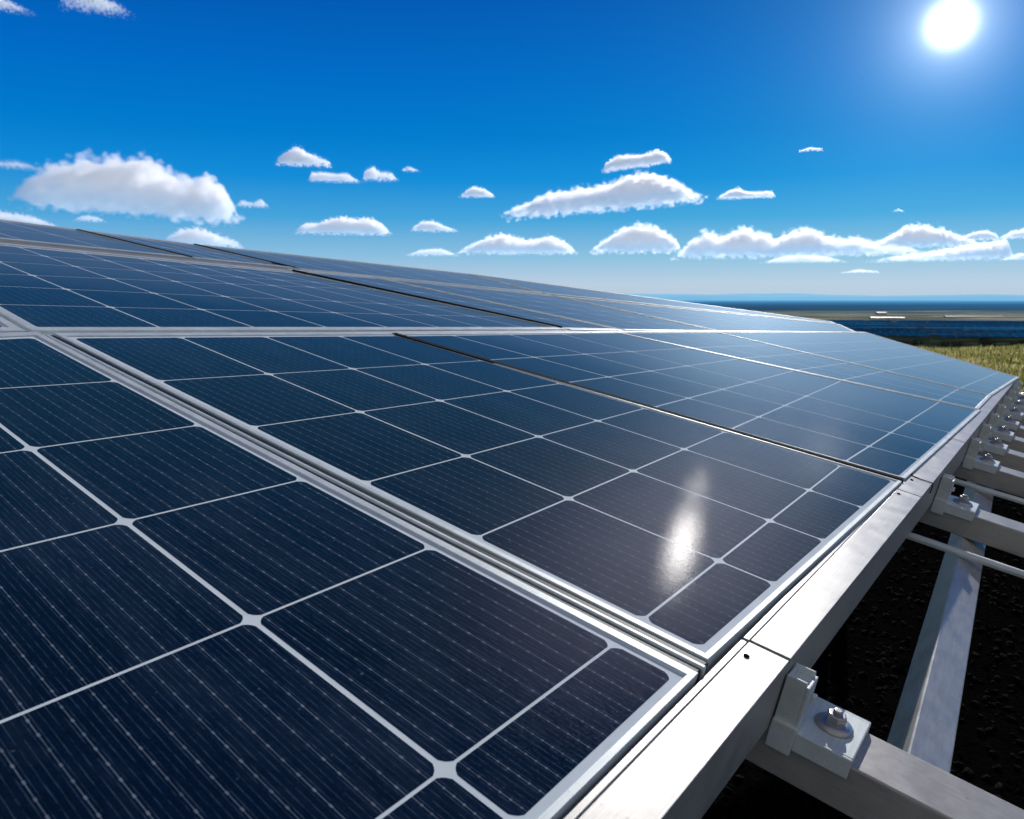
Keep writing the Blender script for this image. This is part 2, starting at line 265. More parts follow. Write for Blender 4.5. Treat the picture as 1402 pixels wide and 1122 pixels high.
def solar_panel(key, label, margin, lip, gapA=.0044, gapB=.0028, rad=.0075, bevel=.0012):
    """margin: distance from the cells to the outer frame edge on sides (low s, high t, high s, low t); lip: width of the lip there"""
    G = np.array(PANELS[key])[:, :, ::-1]          # nodes as (t, s)
    nu, nv = G.shape[0] - 1, G.shape[1] - 1
    inner = [G[0, 0], G[0, nv], G[nu, nv], G[nu, 0]]
    outer = offset_quad(inner, margin)
    lipin = offset_quad(inner, [a - b for a, b in zip(margin, lip)])
    c = sum(outer) / 4
    root = empty('solar_panel', label, 'solar panel', frame_at(c[0], c[1], -.036), 'solar panels of the tilted array')
    def v3(p, h): return (p[0] - c[0], p[1] - c[1], h + .036)
    bm = bmesh.new()
    rings = []
    for q, h in ((lipin, GH - .004), (lipin, 0), (outer, 0), (outer, -.036), (offset_quad(outer, [-.022] * 4), -.036), (offset_quad(outer, [-.022] * 4), -.0335), (offset_quad(outer, [-.002] * 4), -.0335)):
        rings.append([bm.verts.new(v3(p, h)) for p in q])
    for a, b in zip(rings, rings[1:]):
        for i in range(4): bm.faces.new([a[i], a[(i + 1) % 4], b[(i + 1) % 4], b[i]])
    from_bm('frame', bm, M['alu'], root, bevel=bevel)
    bm = bmesh.new()
    sq = offset_quad(lipin, [.0005] * 4)
    top = [bm.verts.new(v3(p, GH)) for p in sq]; bot = [bm.verts.new(v3(p, GH - .005)) for p in sq]
    bm.faces.new(top); bm.faces.new(bot[::-1])
    for i in range(4): bm.faces.new([top[i], top[(i + 1) % 4], bot[(i + 1) % 4], bot[i]])
    from_bm('backsheet', bm, M['sheet'], root)
    for i in range(nu):
        for j in range(nv):
            q = [G[i, j], G[i, j + 1], G[i + 1, j + 1], G[i + 1, j]]
            ga, gb = gapA / 2, gapB / 2
            q = offset_quad(q, [-(.0008 if i == 0 else gb), -ga, -gb, -ga])
            pts = rounded(q, rad)
            cc = sum(q) / 4
            bm = bmesh.new(); ul = bm.loops.layers.uv.new('UVMap')
            fc = bm.faces.new([bm.verts.new(v3(p, GH + .00012)) for p in pts])
            e1 = (q[3] - q[0] + q[2] - q[1]) / 2; e2 = (q[1] - q[0] + q[2] - q[3]) / 2
            inv = np.linalg.inv(np.array((e1, e2)).T)
            hu = .5 if i == 0 else 1.0
            for lp, p in zip(fc.loops, pts):
                w = inv @ (p - cc); lp[ul].uv = ((w[0] + .5) * hu, w[1] + .5)
            o = from_bm('cell', bm, M['cell'], root)
            if o.data.polygons[0].normal.z < 0: o.data.flip_normals()
    return root

solar_panel('P1', 'near solar panel in the foreground at the lower left, large dark navy cells', (.0135, .018, .030, .02), (.0065, .0115, .022, .012), gapA=.0050)
solar_panel('P2', 'middle solar panel in the lower row with the bright sun glare near its corner', (.0135, .009, .028, .016), (.0065, .004, .020, .0085), gapA=.0038)
solar_panel('P3', 'solar panel of the lower row just beyond the one with the sun glare, mid blue', (.0125, .007, .026, .013), (.007, .0050, .018, .003), rad=.006, gapB=.0036)
solar_panel('P4', 'narrow pale solar panel, second from the far end of the lower row', (.012, .006, .02, .007), (.010, .004, .012, .005), rad=.005, gapA=.005, gapB=.0045)
solar_panel('P5', 'farthest solar panel of the lower row, pale with reflected sky, ending above the grass', (.012, .02, .02, .008), (.010, .008, .012, .004), rad=.005, gapA=.005, gapB=.0045)
solar_panel('R2a', 'solar panel of the middle row at the left edge, beyond the near dark panel', (.028, .018, .03, .02), (.024, .015, .018, .017))
solar_panel('R2b', 'wide solar panel of the middle row with eight columns of cells', (.028, .004, .03, .018), (.024, .003, .018, .015))
solar_panel('R2c', 'narrow solar panel of the middle row between two dark diagonal gaps', (.028, .006, .03, .004), (.024, .005, .018, .003))
solar_panel('R2d', 'pale blue solar panel of the middle row just right of the narrow one', (.02, .008, .02, .012), (.012, .004, .010, .004))
solar_panel('R2e', 'farthest solar panel of the middle row, washed pale by reflected horizon', (.02, .02, .014, .008), (.012, .008, .008, .004))
solar_panel('R3a', 'solar panel of the top row at the upper left under the big cloud', (.02, .003, .03, .02), (.017, .002, .022, .018))
solar_panel('R3b', 'solar panel of the top row between the two short dark gaps', (.02, .003, .03, .004), (.017, .002, .022, .003))
solar_panel('R3c', 'long solar panel of the top row in the middle of the skyline', (.02, .008, .022, .003), (.012, .004, .014, .002))
solar_panel('R3d', 'farthest solar panel of the top row where the skyline slopes down to the fields', (.015, .015, .018, .008), (.008, .008, .010, .004))

# ---------------------------------------------------------------- rails, beams, clamps
RAILPROF = [(-.060, -.004), (-.0215, -.004), (-.0215, -.0080), (-.0202, -.0080), (-.0202, -.0048), (-.0142, -.0048), (-.0142, -.0368), (.030, -.0368), (.030, -.074), (-.060, -.074)]
def edge_rail(t0, t1, label, tilt=0.0):
    root = empty('edge_rail', label, 'rail', frame_at((t0 + t1) / 2, -.02, -.074), 'aluminium rails along the low edge of the array')
    root.matrix_world = root.matrix_world @ Matrix.Rotation(tilt, 4, 'Z')
    bm = bmesh.new(); prism(bm, [(y + .02, z + .074) for y, z in RAILPROF], -(t1 - t0) / 2, (t1 - t0) / 2)
    from_bm('profile', bm, M['rail'], root, bevel=.0016, segs=3)
    bm = bmesh.new(); lathe(bm, [(.0028, 0), (.0028, .0009), (.0018, .0014)], 14, ((t1 - t0) / 2 - .028, -.009, .0702))
    from_bm('screw', bm, M['dull'], root, smooth=False)
    return root
edge_rail(-1.1, .0560, 'nearest edge rail, broad and bright, running out of the bottom of the picture')
edge_rail(.0610, .7985, 'long edge rail beside the panel with the sun glare')
edge_rail(.8025, .925, 'short edge rail piece with a twist of wire lying on its end')
edge_rail(.9275, 1.43, 'edge rail piece beside the mid blue panel, just past the twist of wire')
edge_rail(1.4325, 2.03, 'edge rail piece next to the white joint of the pale narrow panel')
edge_rail(2.0325, 3.38, 'farthest edge rail, reaching the grass at the far end of the array')

def bar(name, a, b, w, top, height, mat_, label, cat, group=None, bevel=.0015):
    """a box bar from a to b, both (t, s), its top face at height top"""
    a, b = Vector(a), Vector(b); d = b - a; L = d.length; ang = math.atan2(d.y, d.x)
    m = frame_at((a.x + b.x) / 2, (a.y + b.y) / 2, top - height) @ Matrix.Rotation(ang, 4, 'Z')
    bm = bmesh.new(); box(bm, (-L / 2, -w / 2, 0), (L / 2, w / 2, height))
    o = from_bm(name, bm, mat_, None, m, bevel=bevel)
    return tag(o, label, cat, group)
# centre bar in the channel between the first two panels
bar('cover_strip', (-.0295, -.012), (-.0295, 1.14), .0060, .0004, .066, M['alu'], 'thin bright metal strip in the channel between the near panel and the middle panel', 'metal strip')
bar('joint_shade', (-.0372, -.010), (-.0372, 1.14), .0090, -.0016, .03, M['gap_shade'], 'thin dark shade strip beside the near panel in the first channel', 'shade strip', 'dark strips added as shade in the joints')  # dark bars added in place of the shade inside the channel
bar('joint_shade', (-.0214, -.010), (-.0214, 1.14), .0098, -.0016, .03, M['gap_shade'], 'dark shade strip beside the middle panel in the first channel', 'shade strip', 'dark strips added as shade in the joints')
bar('row_rail', (-1.3, 1.262), (1.45, .985), .04, -.0035, .069, M['alu'], 'pale rail in the level joint between lower and middle rows', 'rail')
bar('row_rail', (1.46, .988), (3.7, .705), .045, -.0045, .069, M['rail'], 'far end of the rail between lower and middle rows, at the pale panels', 'rail')
bar('row_rail', (-1.0, 2.44), (1.05, 1.83), .06, -.0045, .069, M['rail'], 'white rail in the joint between middle and top rows, left part', 'rail')
bar('row_rail', (1.06, 1.83), (3.8, .81), .05, -.0045, .069, M['rail'], 'white rail in the joint between middle and top rows, right part', 'rail')

# black strips added in place of the shade in the narrow panel joints
def node(key, i, j): return np.array(PANELS[key])[i, j]
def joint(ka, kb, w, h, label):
    """dark strip painting the shade along the joint between panel ka (its high-t side) and kb (its low-t side)"""
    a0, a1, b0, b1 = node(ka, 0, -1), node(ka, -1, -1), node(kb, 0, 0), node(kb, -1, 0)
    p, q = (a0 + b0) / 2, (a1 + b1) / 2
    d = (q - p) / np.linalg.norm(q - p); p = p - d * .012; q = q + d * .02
    bar('joint_shade', (p[1], p[0]), (q[1], q[0]), w, h, .03, M['dull'], label, 'shade strip', 'dark strips added as shade in the joints', bevel=.0008)
joint('P2', 'P3', .016, .0008, 'black shade strip between the sun glare panel and the next one')
joint('R2b', 'R2c', .010, .004, 'black shade strip in the longest dark diagonal joint of the middle row')
joint('R3a', 'R3b', .010, .002, 'black shade strip in the leftmost dark joint of the top row')
joint('R3b', 'R3c', .010, .002, 'black shade strip in the second dark joint of the top row, leading into the longest one')

BW, BT, BH = .070, -.0745, .047
beam_spots = [(.095, 'nearest cross beam at the lower right corner with a large bolted clamp'),
 (1.108, 'second cross beam from the front, crossing the lower beam'),
 (1.62, 'third cross beam from the front'), (1.90, 'fourth cross beam from the front'), (2.16, 'fifth cross beam from the front'),
 (2.42, 'sixth cross beam from the front'), (2.68, 'seventh cross beam from the front'), (2.92, 'eighth cross beam, third from the far end'),
 (3.13, 'ninth cross beam, second from the far end'), (3.33, 'farthest cross beam at the tip of the array')]
bm = bmesh.new(); box(bm, (-BW / 2, -1.3, 0), (BW / 2, 1.25, BH))
beam0 = from_bm('cross_beam', bm, M['beam'], None, frame_at(.095, .2, BT - BH), bevel=.0022, segs=3)
for k, (t, lab) in enumerate(beam_spots):
    o = beam0 if k == 0 else beam0.copy()
    if k: COL.objects.link(o)
    o.matrix_world = frame_at(t, .2, BT - BH)
    tag(o, lab, 'beam', 'cross beams under the low edge of the array')

def make_clamp():
    root = empty('rail_clamp', '', 'clamp', frame_at(.095, -.1, BT), 'bolted clamps holding the edge rail')
    # upright: a hollow square post pressed against the rail side
    bm = bmesh.new()
    x0, x1, y0, y1, z1, w = -.0385, -.008, .0165, .0385, .057, .0030
    box(bm, (x0, y0, .010), (x1, y0 + w, z1 - .004)); box(bm, (x0, y0 + w, .010), (x0 + w, y1, z1)); box(bm, (x1 - w, y0 + w, .010), (x1, y1, z1))
    box(bm, (x0 + w, y1 - w, .010), (x1 - w, y1, z1 - .002)); box(bm, (x0 + w, y0 + w, .010), (x1 - w, y1 - w, z1 - .007))
    box(bm, (x1 - .007, y0 - .004, .028), (x1, y0, .036))
    from_bm('upright', bm, M['alu'], root, bevel=.0009)
    # base plate folded over the beam
    bm = bmesh.new()
    box(bm, (-.0370, -.034, .0005), (.0370, .0385, .0085)); box(bm, (-.0405, -.034, -.011), (-.0362, .0160, .0083)); box(bm, (.0360, -.034, -.011), (.0405, .0385, .0083)); box(bm, (-.0425, .0160, -.017), (-.0362, .0388, .0120))
    from_bm('base_plate', bm, M['alu'], root, bevel=.0012)
    bm = bmesh.new()
    lathe(bm, [(.0180, .0084), (.0178, .0100), (.0160, .0122), (.0128, .0140), (.0095, .0146)], 32, (.001, -.0075, 0))
    wsh = from_bm('washer', bm, M['steel'], root, smooth=True)
    bm = bmesh.new()
    lathe(bm, [(.0098, .0140), (.0098, .0205), (.0082, .0222)], 6, (.001, -.0075, 0), .3)
    lathe(bm, [(.0046, .0215), (.0046, .0252), (.0036, .0260)], 16, (.001, -.0075, 0))
    from_bm('bolt', bm, M['steel'], root, bevel=.0006)
    return root
clamp0 = make_clamp()
cl_lab = ['large bolted clamp on the nearest cross beam', 'bolted clamp on the second cross beam, below the twist of wire', 'bolted clamp on the third cross beam from the front',
 'bolted clamp on the fourth cross beam from the front', 'bolted clamp on the fifth cross beam from the front', 'bolted clamp on the sixth cross beam from the front', 'bolted clamp on the seventh cross beam from the front',
 'bolted clamp on the eighth cross beam, third from the far end', 'bolted clamp on the ninth cross beam, second from the far end', 'bolted clamp on the farthest cross beam']
for k, (t, _) in enumerate(beam_spots):
    o = clamp0 if k == 0 else copy_tree(clamp0)
    o.matrix_world = frame_at(t, -.1, BT); o['label'] = cl_lab[k]

LT = BT - BH - .0004
def along(t): return -.1925 + .0485 * (t - .2)          # centre line of the lower beam
lb = bar('lower_beam', (-.7, along(-.7)), (3.5, along(3.5)), .046, LT - .008, .058, M['galv'], 'long galvanised lower beam running away beneath the cross beams', 'beam', bevel=.002)
lb.matrix_world = lb.matrix_world @ Matrix.Translation((0, 0, .058)) @ Matrix.Rotation(R(20), 4, 'X') @ Matrix.Translation((0, 0, -.058))
for t, lab in ((.93, 'thin metal rod crossing over the lower beam between the first two cross beams'), (1.50, 'thin metal rod crossing between the second and third cross beams')):
    a = (t - .02, .5); b = (t + .055, -.75)
    bm = bmesh.new(); prism(bm, [(-.006, 0), (.006, 0), (.0075, .006), (.004, .012), (-.004, .012), (-.0075, .006)], -.63, .63)
    d = Vector(b) - Vector(a)
    mm = frame_at((a[0] + b[0]) / 2, (a[1] + b[1]) / 2, LT - .0002) @ Matrix.Rotation(math.atan2(d.y, d.x), 4, 'Z')
    tag(from_bm('tie_rod', bm, M['alu'], None, mm, bevel=.001), lab, 'rod', 'thin tie rods')

# posts carrying the lower beam, and posts under the high side
def post(t, s, top_h, label):
    p = frame_at(t, s, top_h).translation
    bm = bmesh.new(); prof = [(-.03, -.03), (.03, -.03), (.03, .03), (-.03, .03)]
    box(bm, (-.022, -.022, -.3), (.022, .022, p.z + .004))
    o = from_bm('support_post', bm, M['galv'], None, Matrix.Translation((p.x, p.y, 0)), bevel=.002)
    return tag(o, label, 'post', 'posts carrying the frame')
post(-.55, along(-.55), LT - .060, 'galvanised post under the near end of the lower beam')
post(3.13, .62, BT - BH, 'galvanised post under the ninth cross beam, behind the pale panels')
post(.095, 1.2, BT - BH, 'post under the nearest cross beam, behind the panels')
post(2.16, 1.2, BT - BH, 'post under the fifth cross beam, behind the panels')
post(1.0, 2.3, -.074, 'post under the middle of the top row')
post(3.33, .6, BT - BH, 'post under the farthest cross beam')

# twist of wire lying on the rail
bm = bmesh.new()
ctl = [(-.017, .0), (-.024, .012), (-.020, .021), (-.013, .018), (-.015, .010), (-.023, .004), (-.030, .000), (-.040, -.004), (-.052, -.004), (-.0603, -.004)]
pts = []
for i in range(len(ctl) - 1):
    for k in range(4):
        w = k / 4; pts.append(Vector((ctl[i][1] * (1 - w) + ctl[i + 1][1] * w, ctl[i][0] * (1 - w) + ctl[i + 1][0] * w, .0012)))
pts += [Vector((-.004, -.0612, .0008)), Vector((-.0042, -.0616, -.006)), Vector((-.0042, -.0616, -.018))]
tube(bm, pts, .0009, 6)
tag(from_bm('wire_twist', bm, M['dull'], None, frame_at(.925, 0, -.004), smooth=True), 'small dark twist of wire lying across the edge rail', 'wire')

# ---------------------------------------------------------------- terrain
def terrain_z(x, y):
    r = math.hypot(x, y); a = math.atan2(x, y)
    crest = 22.0 + 1.6 * math.sin(a * 9 + 1) + 1.0 * math.sin(a * 23)
    k = min(1, max(0, (r - crest) / 75)); k = k * k * (3 - 2 * k)
    z = -12.7 * k
    if r > 8: z += .06 * math.sin(x * .9) * math.sin(y * .7 + 1) * min(1, (r - 8) / 6) * (1 if r < 120 else .5)
    return z
def ground_mat():
    m, nt, p = material('ground')
    pos = nt.new('ShaderNodeNewGeometry').outputs['Position']
    s = nt.new('ShaderNodeSeparateXYZ', ins={0: pos}); X, Y = s.outputs[0], s.outputs[1]
    r = nt.math('SQRT', nt.math('ADD', nt.math('MULTIPLY', X, X), nt.math('MULTIPLY', Y, Y)))
    wob = nt.math('MULTIPLY', nt.math('SUBTRACT', nt.noise(pos, .5, 4), .5), .5)
    # near: black volcanic gravel
    vor = nt.new('ShaderNodeTexVoronoi', ins={0: pos, 'Scale': 60.0})
    g1 = nt.noise(pos, 120, 4, .7); g2 = nt.noise(pos, 14, 5, .7)
    gravel = nt.ramp(nt.math('ADD', nt.math('MULTIPLY', g1, .5), nt.math('MULTIPLY', g2, .5)), [(.35, (.0018, .0018, .0018, 1)), (.55, (.0060, .0057, .0053, 1)), (.75, (.014, .013, .012, 1))])
    # grass
    gr = nt.ramp(nt.noise(nt.mapping(pos, (1, 2.5, 1)), 1.3, 6, .7), [(.3, (.03, .055, .010, 1)), (.5, (.13, .15, .035, 1)), (.68, (.36, .31, .12, 1))])
    c = nt.mix(nt.ramp(nt.math('ADD', nt.math('DIVIDE', r, 14.0), nt.math('MULTIPLY', wob, .4)), [(.78, grey(0)), (1.0, grey(1))]), gravel, gr)
    # plain: patchwork of fields
    v2 = nt.new('ShaderNodeTexVoronoi', ins={0: nt.mapping(pos, (.010, .014, 1)), 'Scale': 1.0}); v2.feature = 'F1'
    fc = nt.new('ShaderNodeSeparateColor', ins={0: v2.outputs['Color']}).outputs[0]
    fields = nt.ramp(fc, [(0, (.26, .32, .18, 1)), (.3, (.60, .62, .34, 1)), (.5, (.20, .26, .20, 1)), (.7, (.70, .66, .45, 1)), (.85, (.20, .25, .24, 1)), (1, (.50, .52, .32, 1))], 'CONSTANT')
    fields = nt.mix(.35, fields, nt.ramp(nt.noise(nt.mapping(pos, (.006, .02, 1)), 3, 6, .7), [(.3, (.10, .14, .08, 1)), (.7, (.60, .56, .38, 1))]))
    near_plain = nt.ramp(nt.noise(nt.mapping(pos, (.02, .05, 1)), 3, 5, .6), [(.35, (.012, .02, .010, 1)), (.6, (.045, .06, .03, 1)), (.75, (.15, .14, .08, 1))])
    c = nt.mix(nt.ramp(nt.math('DIVIDE', r, 100.0), [(.3, grey(0)), (.5, grey(1))]), c, near_plain)
    wy = nt.math('ADD', Y, nt.math('MULTIPLY', nt.noise(nt.mapping(pos, (.004, .002, 1)), 2, 3), 80))
    c = nt.mix(nt.ramp(nt.math('DIVIDE', wy, 1000.0), [(.50, grey(0)), (.52, grey(1))]), c, fields)
    hedge = nt.ramp(nt.noise(nt.mapping(pos, (.009, .045, 1)), 1.0, 5, .65), [(.47, grey(0)), (.53, grey(.95))])
    fields = nt.mix(hedge, fields, (.02, .035, .03, 1))
    tracks = nt.ramp(nt.noise(nt.mapping(pos, (.0035, .05, 1), (7, 3, 0)), 1.0, 2, .5), [(.66, grey(0)), (.70, grey(.8))])
    fields = nt.mix(.15, fields, (.80, .74, .50, 1))
    fields = nt.mix(tracks, fields, (.95, .90, .78, 1))
    c = nt.mix(nt.ramp(nt.math('DIVIDE', wy, 1000.0), [(.50, grey(0)), (.52, grey(1))]), c, fields)
    # forest, bluer with distance (air)
    fn = nt.noise(nt.mapping(pos, (.0012, .0035, 1)), 3.0, 7, .65)
    forest = nt.ramp(fn, [(.36, (.010, .022, .030, 1)), (.5, (.022, .045, .058, 1)), (.62, (.07, .10, .11, 1))])
    wf = nt.math('ADD', Y, nt.math('MULTIPLY', fn, 500))
    c = nt.mix(nt.ramp(nt.math('DIVIDE', wf, 10000.0), [(.105, grey(0)), (.125, grey(1))]), c, forest)
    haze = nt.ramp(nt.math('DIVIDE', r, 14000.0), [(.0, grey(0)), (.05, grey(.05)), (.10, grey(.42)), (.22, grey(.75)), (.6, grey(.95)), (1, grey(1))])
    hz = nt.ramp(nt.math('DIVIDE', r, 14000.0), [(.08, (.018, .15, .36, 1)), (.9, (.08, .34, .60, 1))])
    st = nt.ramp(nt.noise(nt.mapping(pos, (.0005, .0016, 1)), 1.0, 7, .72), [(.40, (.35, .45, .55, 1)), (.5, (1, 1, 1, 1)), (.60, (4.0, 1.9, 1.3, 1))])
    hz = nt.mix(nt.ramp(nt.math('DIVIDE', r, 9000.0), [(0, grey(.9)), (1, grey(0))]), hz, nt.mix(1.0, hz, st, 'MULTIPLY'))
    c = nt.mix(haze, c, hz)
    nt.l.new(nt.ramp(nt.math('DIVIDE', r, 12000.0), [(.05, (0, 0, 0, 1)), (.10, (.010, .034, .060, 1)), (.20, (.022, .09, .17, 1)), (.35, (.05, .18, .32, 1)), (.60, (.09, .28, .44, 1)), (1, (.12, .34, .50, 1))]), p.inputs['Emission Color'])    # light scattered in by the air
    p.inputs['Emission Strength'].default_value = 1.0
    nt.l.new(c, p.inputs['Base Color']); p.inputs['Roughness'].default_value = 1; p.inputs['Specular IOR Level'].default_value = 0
    bn = nt.bump(nt.math('ADD', g1, nt.math('ADD', nt.math('MULTIPLY', g2, 2.0), nt.math('MULTIPLY', vor.outputs[0], .8))), .9, .02)
    nt.l.new(bn, p.inputs['Normal'])
    return m
M['ground'] = ground_mat()
bm = bmesh.new()
NR, NA = 150, 220
radii = [.15 * (60000 / .15) ** (i / NR) for i in range(NR + 1)]
ctr = bm.verts.new((0, 0, 0)); prev = None
for r_ in radii:
    ring = []
    for j in range(NA):
        a = 2 * math.pi * j / NA; x, y = r_ * math.sin(a), r_ * math.cos(a)
        ring.append(bm.verts.new((x, y, terrain_z(x, y) - (r_ * r_ / 12.7e6 if r_ > 3000 else 0))))
    if prev is None:
        for j in range(NA): bm.faces.new([ctr, ring[j], ring[(j + 1) % NA]])
    else:
        for j in range(NA): bm.faces.new([prev[j], ring[j], ring[(j + 1) % NA], prev[(j + 1) % NA]])
    prev = ring
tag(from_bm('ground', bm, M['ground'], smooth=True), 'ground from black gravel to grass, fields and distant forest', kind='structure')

# loose black gravel
m, nt, p = material('stone')
co = nt.new('ShaderNodeNewGeometry').outputs['Position']
ri = nt.new('ShaderNodeNewGeometry').outputs['Random Per Island']
nt.l.new(nt.ramp(ri, [(0, (.0018, .0018, .0018, 1)), (.8, (.0040, .0038, .0036, 1)), (.985, (.008, .0076, .007, 1)), (1, (.018, .017, .015, 1))]), p.inputs['Base Color'])
p.inputs['Roughness'].default_value = 1; p.inputs['Specular IOR Level'].default_value = .05; M['stone'] = m
ico = bmesh.new(); bmesh.ops.create_icosphere(ico, subdivisions=1, radius=1)
iv = [v.co.copy() for v in ico.verts]; ifc = [[v.index for v in f.verts] for f in ico.faces]; ico.free()
def scatter_mesh(name, items, mats, **kw):
    V, F = [], []
    for pos, sc, rot in items:
        b = len(V)
        jit = [1 + random.uniform(-.3, .3) for _ in iv]
        for v, j in zip(iv, jit):
            q = Vector((v.x * sc[0] * j, v.y * sc[1] * j, v.z * sc[2] * j)); q.rotate(rot); V.append(q + pos)
        F += [[b + i for i in f] for f in ifc]
    me = bpy.data.meshes.new(name); me.from_pydata(V, [], F); me.update()
    return tag(link(name, me, mats), **kw)
from mathutils import Euler
items = []
for k in range(9000):
    d = .5 + 6.5 * random.random() ** 1.6; a = R(random.uniform(4, 42)); x, y = d * math.sin(a), d * math.cos(a)
    s_ = random.uniform(.003, .013) * (1 + d * .12)
    items.append((Vector((x, y, s_ * .2)), (s_, s_ * random.uniform(.6, 1), s_ * random.uniform(.4, .8)), Euler((random.uniform(0, .6), random.uniform(0, .6), random.uniform(0, 6)))))
scatter_mesh('gravel_stones', items, M['stone'], label='loose black gravel stones under the right side of the array', cat='gravel', kind='stuff')

# grass tufts
m, nt, p = material('grass_blade')
ri = nt.new('ShaderNodeNewGeometry').outputs['Random Per Island']; pos = nt.new('ShaderNodeNewGeometry').outputs['Position']
g = nt.math('ADD', nt.math('MULTIPLY', ri, .35), nt.math('MULTIPLY', nt.noise(nt.mapping(pos, (.6, 1.2, 0)), .8, 3), .65))
nt.l.new(nt.ramp(g, [(.3, (.07, .11, .02, 1)), (.5, (.44, .42, .12, 1)), (.68, (.90, .76, .36, 1))]), p.inputs['Base Color'])
p.inputs['Roughness'].default_value = .7; p.inputs['Specular IOR Level'].default_value = .2
try: p.inputs['Transmission Weight'].default_value = 0
except Exception: pass
tr = nt.new('ShaderNodeBsdfTranslucent'); nt.l.new(p.inputs['Base Color'].links[0].from_socket, tr.inputs[0])
mx = nt.new('ShaderNodeMixShader'); mx.inputs[0].default_value = .5; nt.l.new(p.outputs[0], mx.inputs[1]); nt.l.new(tr.outputs[0], mx.inputs[2]); nt.l.new(mx.outputs[0], nt.n['Material Output'].inputs[0])
M['blade'] = m
V, F = [], []
for k in range(26000):
    d = random.uniform(11.5, 28); a = R(random.uniform(24, 38)); x, y = d * math.sin(a), d * math.cos(a)
    z = terrain_z(x, y); hgt = random.uniform(.04, .12) * (.6 if d < 14 else 1) * (1.0 + .7 * math.sin(x * 2.1 + math.sin(y * 1.3) * 2) * math.sin(y * 1.7)); w = random.uniform(.006, .014); th = random.uniform(0, 6.28)
    dx, dy = math.cos(th) * w, math.sin(th) * w; lx, ly = random.uniform(-.4, .4) * hgt, random.uniform(-.4, .4) * hgt
    b = len(V); V += [(x - dx, y - dy, z - .01), (x + dx, y + dy, z - .01), (x + dx * .7 + lx * .4, y + dy * .7 + ly * .4, z + hgt * .6), (x - dx * .7 + lx * .4, y - dy * .7 + ly * .4, z + hgt * .6), (x + lx, y + ly, z + hgt)]
    F += [(b, b + 1, b + 2, b + 3), (b + 3, b + 2, b + 4)]
me = bpy.data.meshes.new('grass'); me.from_pydata(V, [], F); me.update()
tag(link('grass', me, M['blade']), 'dry yellow green grass on the rise beyond the far end of the array', 'grass', kind='stuff')

# shrubs on the plain
m, nt, p = material('shrub_leaf')
ri = nt.new('ShaderNodeNewGeometry').outputs['Random Per Island']
nt.l.new(nt.ramp(ri, [(0, (.006, .014, .008, 1)), (.7, (.018, .032, .014, 1)), (1, (.05, .065, .03, 1))]), p.inputs['Base Color']); p.inputs['Roughness'].default_value = .8
M['leaf'] = m
m, nt, p = material('bark'); p.inputs['Base Color'].default_value = (.03, .022, .016, 1); M['bark'] = m
def make_shrub(seed, label):
    rnd = random.Random(seed)
    root = empty('shrub', label, 'shrub', Matrix.Identity(4), 'dark shrubs along the near edge of the solar field')
    lumps = [(Vector((rnd.uniform(-1.5, 1.5), rnd.uniform(-.8, .8), rnd.uniform(.5, 1.5))), rnd.uniform(.5, 1.0)) for _ in range(7)]
    V, F = [], []
    for k in range(650):
        c, r_ = rnd.choice(lumps); d = Vector((rnd.gauss(0, 1), rnd.gauss(0, 1), rnd.gauss(0, 1))).normalized() * r_ * rnd.uniform(.6, 1.08); q = c + d
        if q.z < .05: continue
        a = Vector((rnd.gauss(0, 1), rnd.gauss(0, 1), rnd.gauss(0, 1))).normalized(); b2 = a.orthogonal().normalized(); s_ = rnd.uniform(.08, .17); b = len(V)
        V += [q - a * s_, q + b2 * s_ * .6, q + a * s_, q - b2 * s_ * .6]; F.append((b, b + 1, b + 2, b + 3))
    me = bpy.data.meshes.new('foliage'); me.from_pydata(V, [], F); link('foliage', me, M['leaf'], root)
    bm = bmesh.new()
    for c, r_ in lumps[:4]: tube(bm, [Vector((0, 0, -.3)), Vector((c.x * .4, c.y * .4, c.z * .5)), c], .05, 5)
    from_bm('stem', bm, M['bark'], root)
    return root
protos = [make_shrub(3 + i, '') for i in range(3)]
used = [False] * 3
shr = []
rnd = random.Random(11)
xpos = []
x = 100
while x < 172:
    xpos.append(x); x += rnd.uniform(1.6, 4.6)
for i, x in enumerate(xpos):
    k = i % 3; o = protos[k] if not used[k] else copy_tree(protos[k]); used[k] = True
    y = 236 + rnd.uniform(-5, 5); s_ = rnd.uniform(.6, 1.25)
    o.matrix_world = Matrix.Translation((x, y, terrain_z(x, y) - .05)) @ Matrix.Rotation(rnd.uniform(0, 6), 4, 'Z') @ Matrix.Diagonal((s_, s_, s_ * rnd.uniform(.7, 1.1), 1))
    o['label'] = 'dark low shrub in the line between the grass rise and the distant solar field'

# distant solar rows
m, nt, p = material('distant_array')
p.inputs['Specular IOR Level'].default_value = 0
co = nt.new('ShaderNodeTexCoord').outputs['Object']
s = nt.new('ShaderNodeSeparateXYZ', ins={0: co})
fx = nt.math('ABSOLUTE', nt.math('SUBTRACT', nt.math('FRACT', nt.math('MULTIPLY', s.outputs[0], .28)), .5))
ln = nt.math('GREATER_THAN', fx, .475)
nz = nt.math('ADD', nt.math('MULTIPLY', nt.noise(nt.mapping(nt.new('ShaderNodeNewGeometry').outputs['Position'], (.012, .03, 1)), 1.0, 4, .7), .75), nt.math('MULTIPLY', nt.new('ShaderNodeObjectInfo').outputs['Random'], .25))
bc = nt.ramp(nz, [(.36, (.006, .05, .12, 1)), (.5, (.010, .11, .25, 1)), (.64, (.05, .26, .46, 1))])
nt.l.new(nt.mix(nt.math('MULTIPLY', ln, .5), bc, (.16, .25, .33, 1)), p.inputs['Base Color']); p.inputs['Roughness'].default_value = .95
M['far_arr'] = m
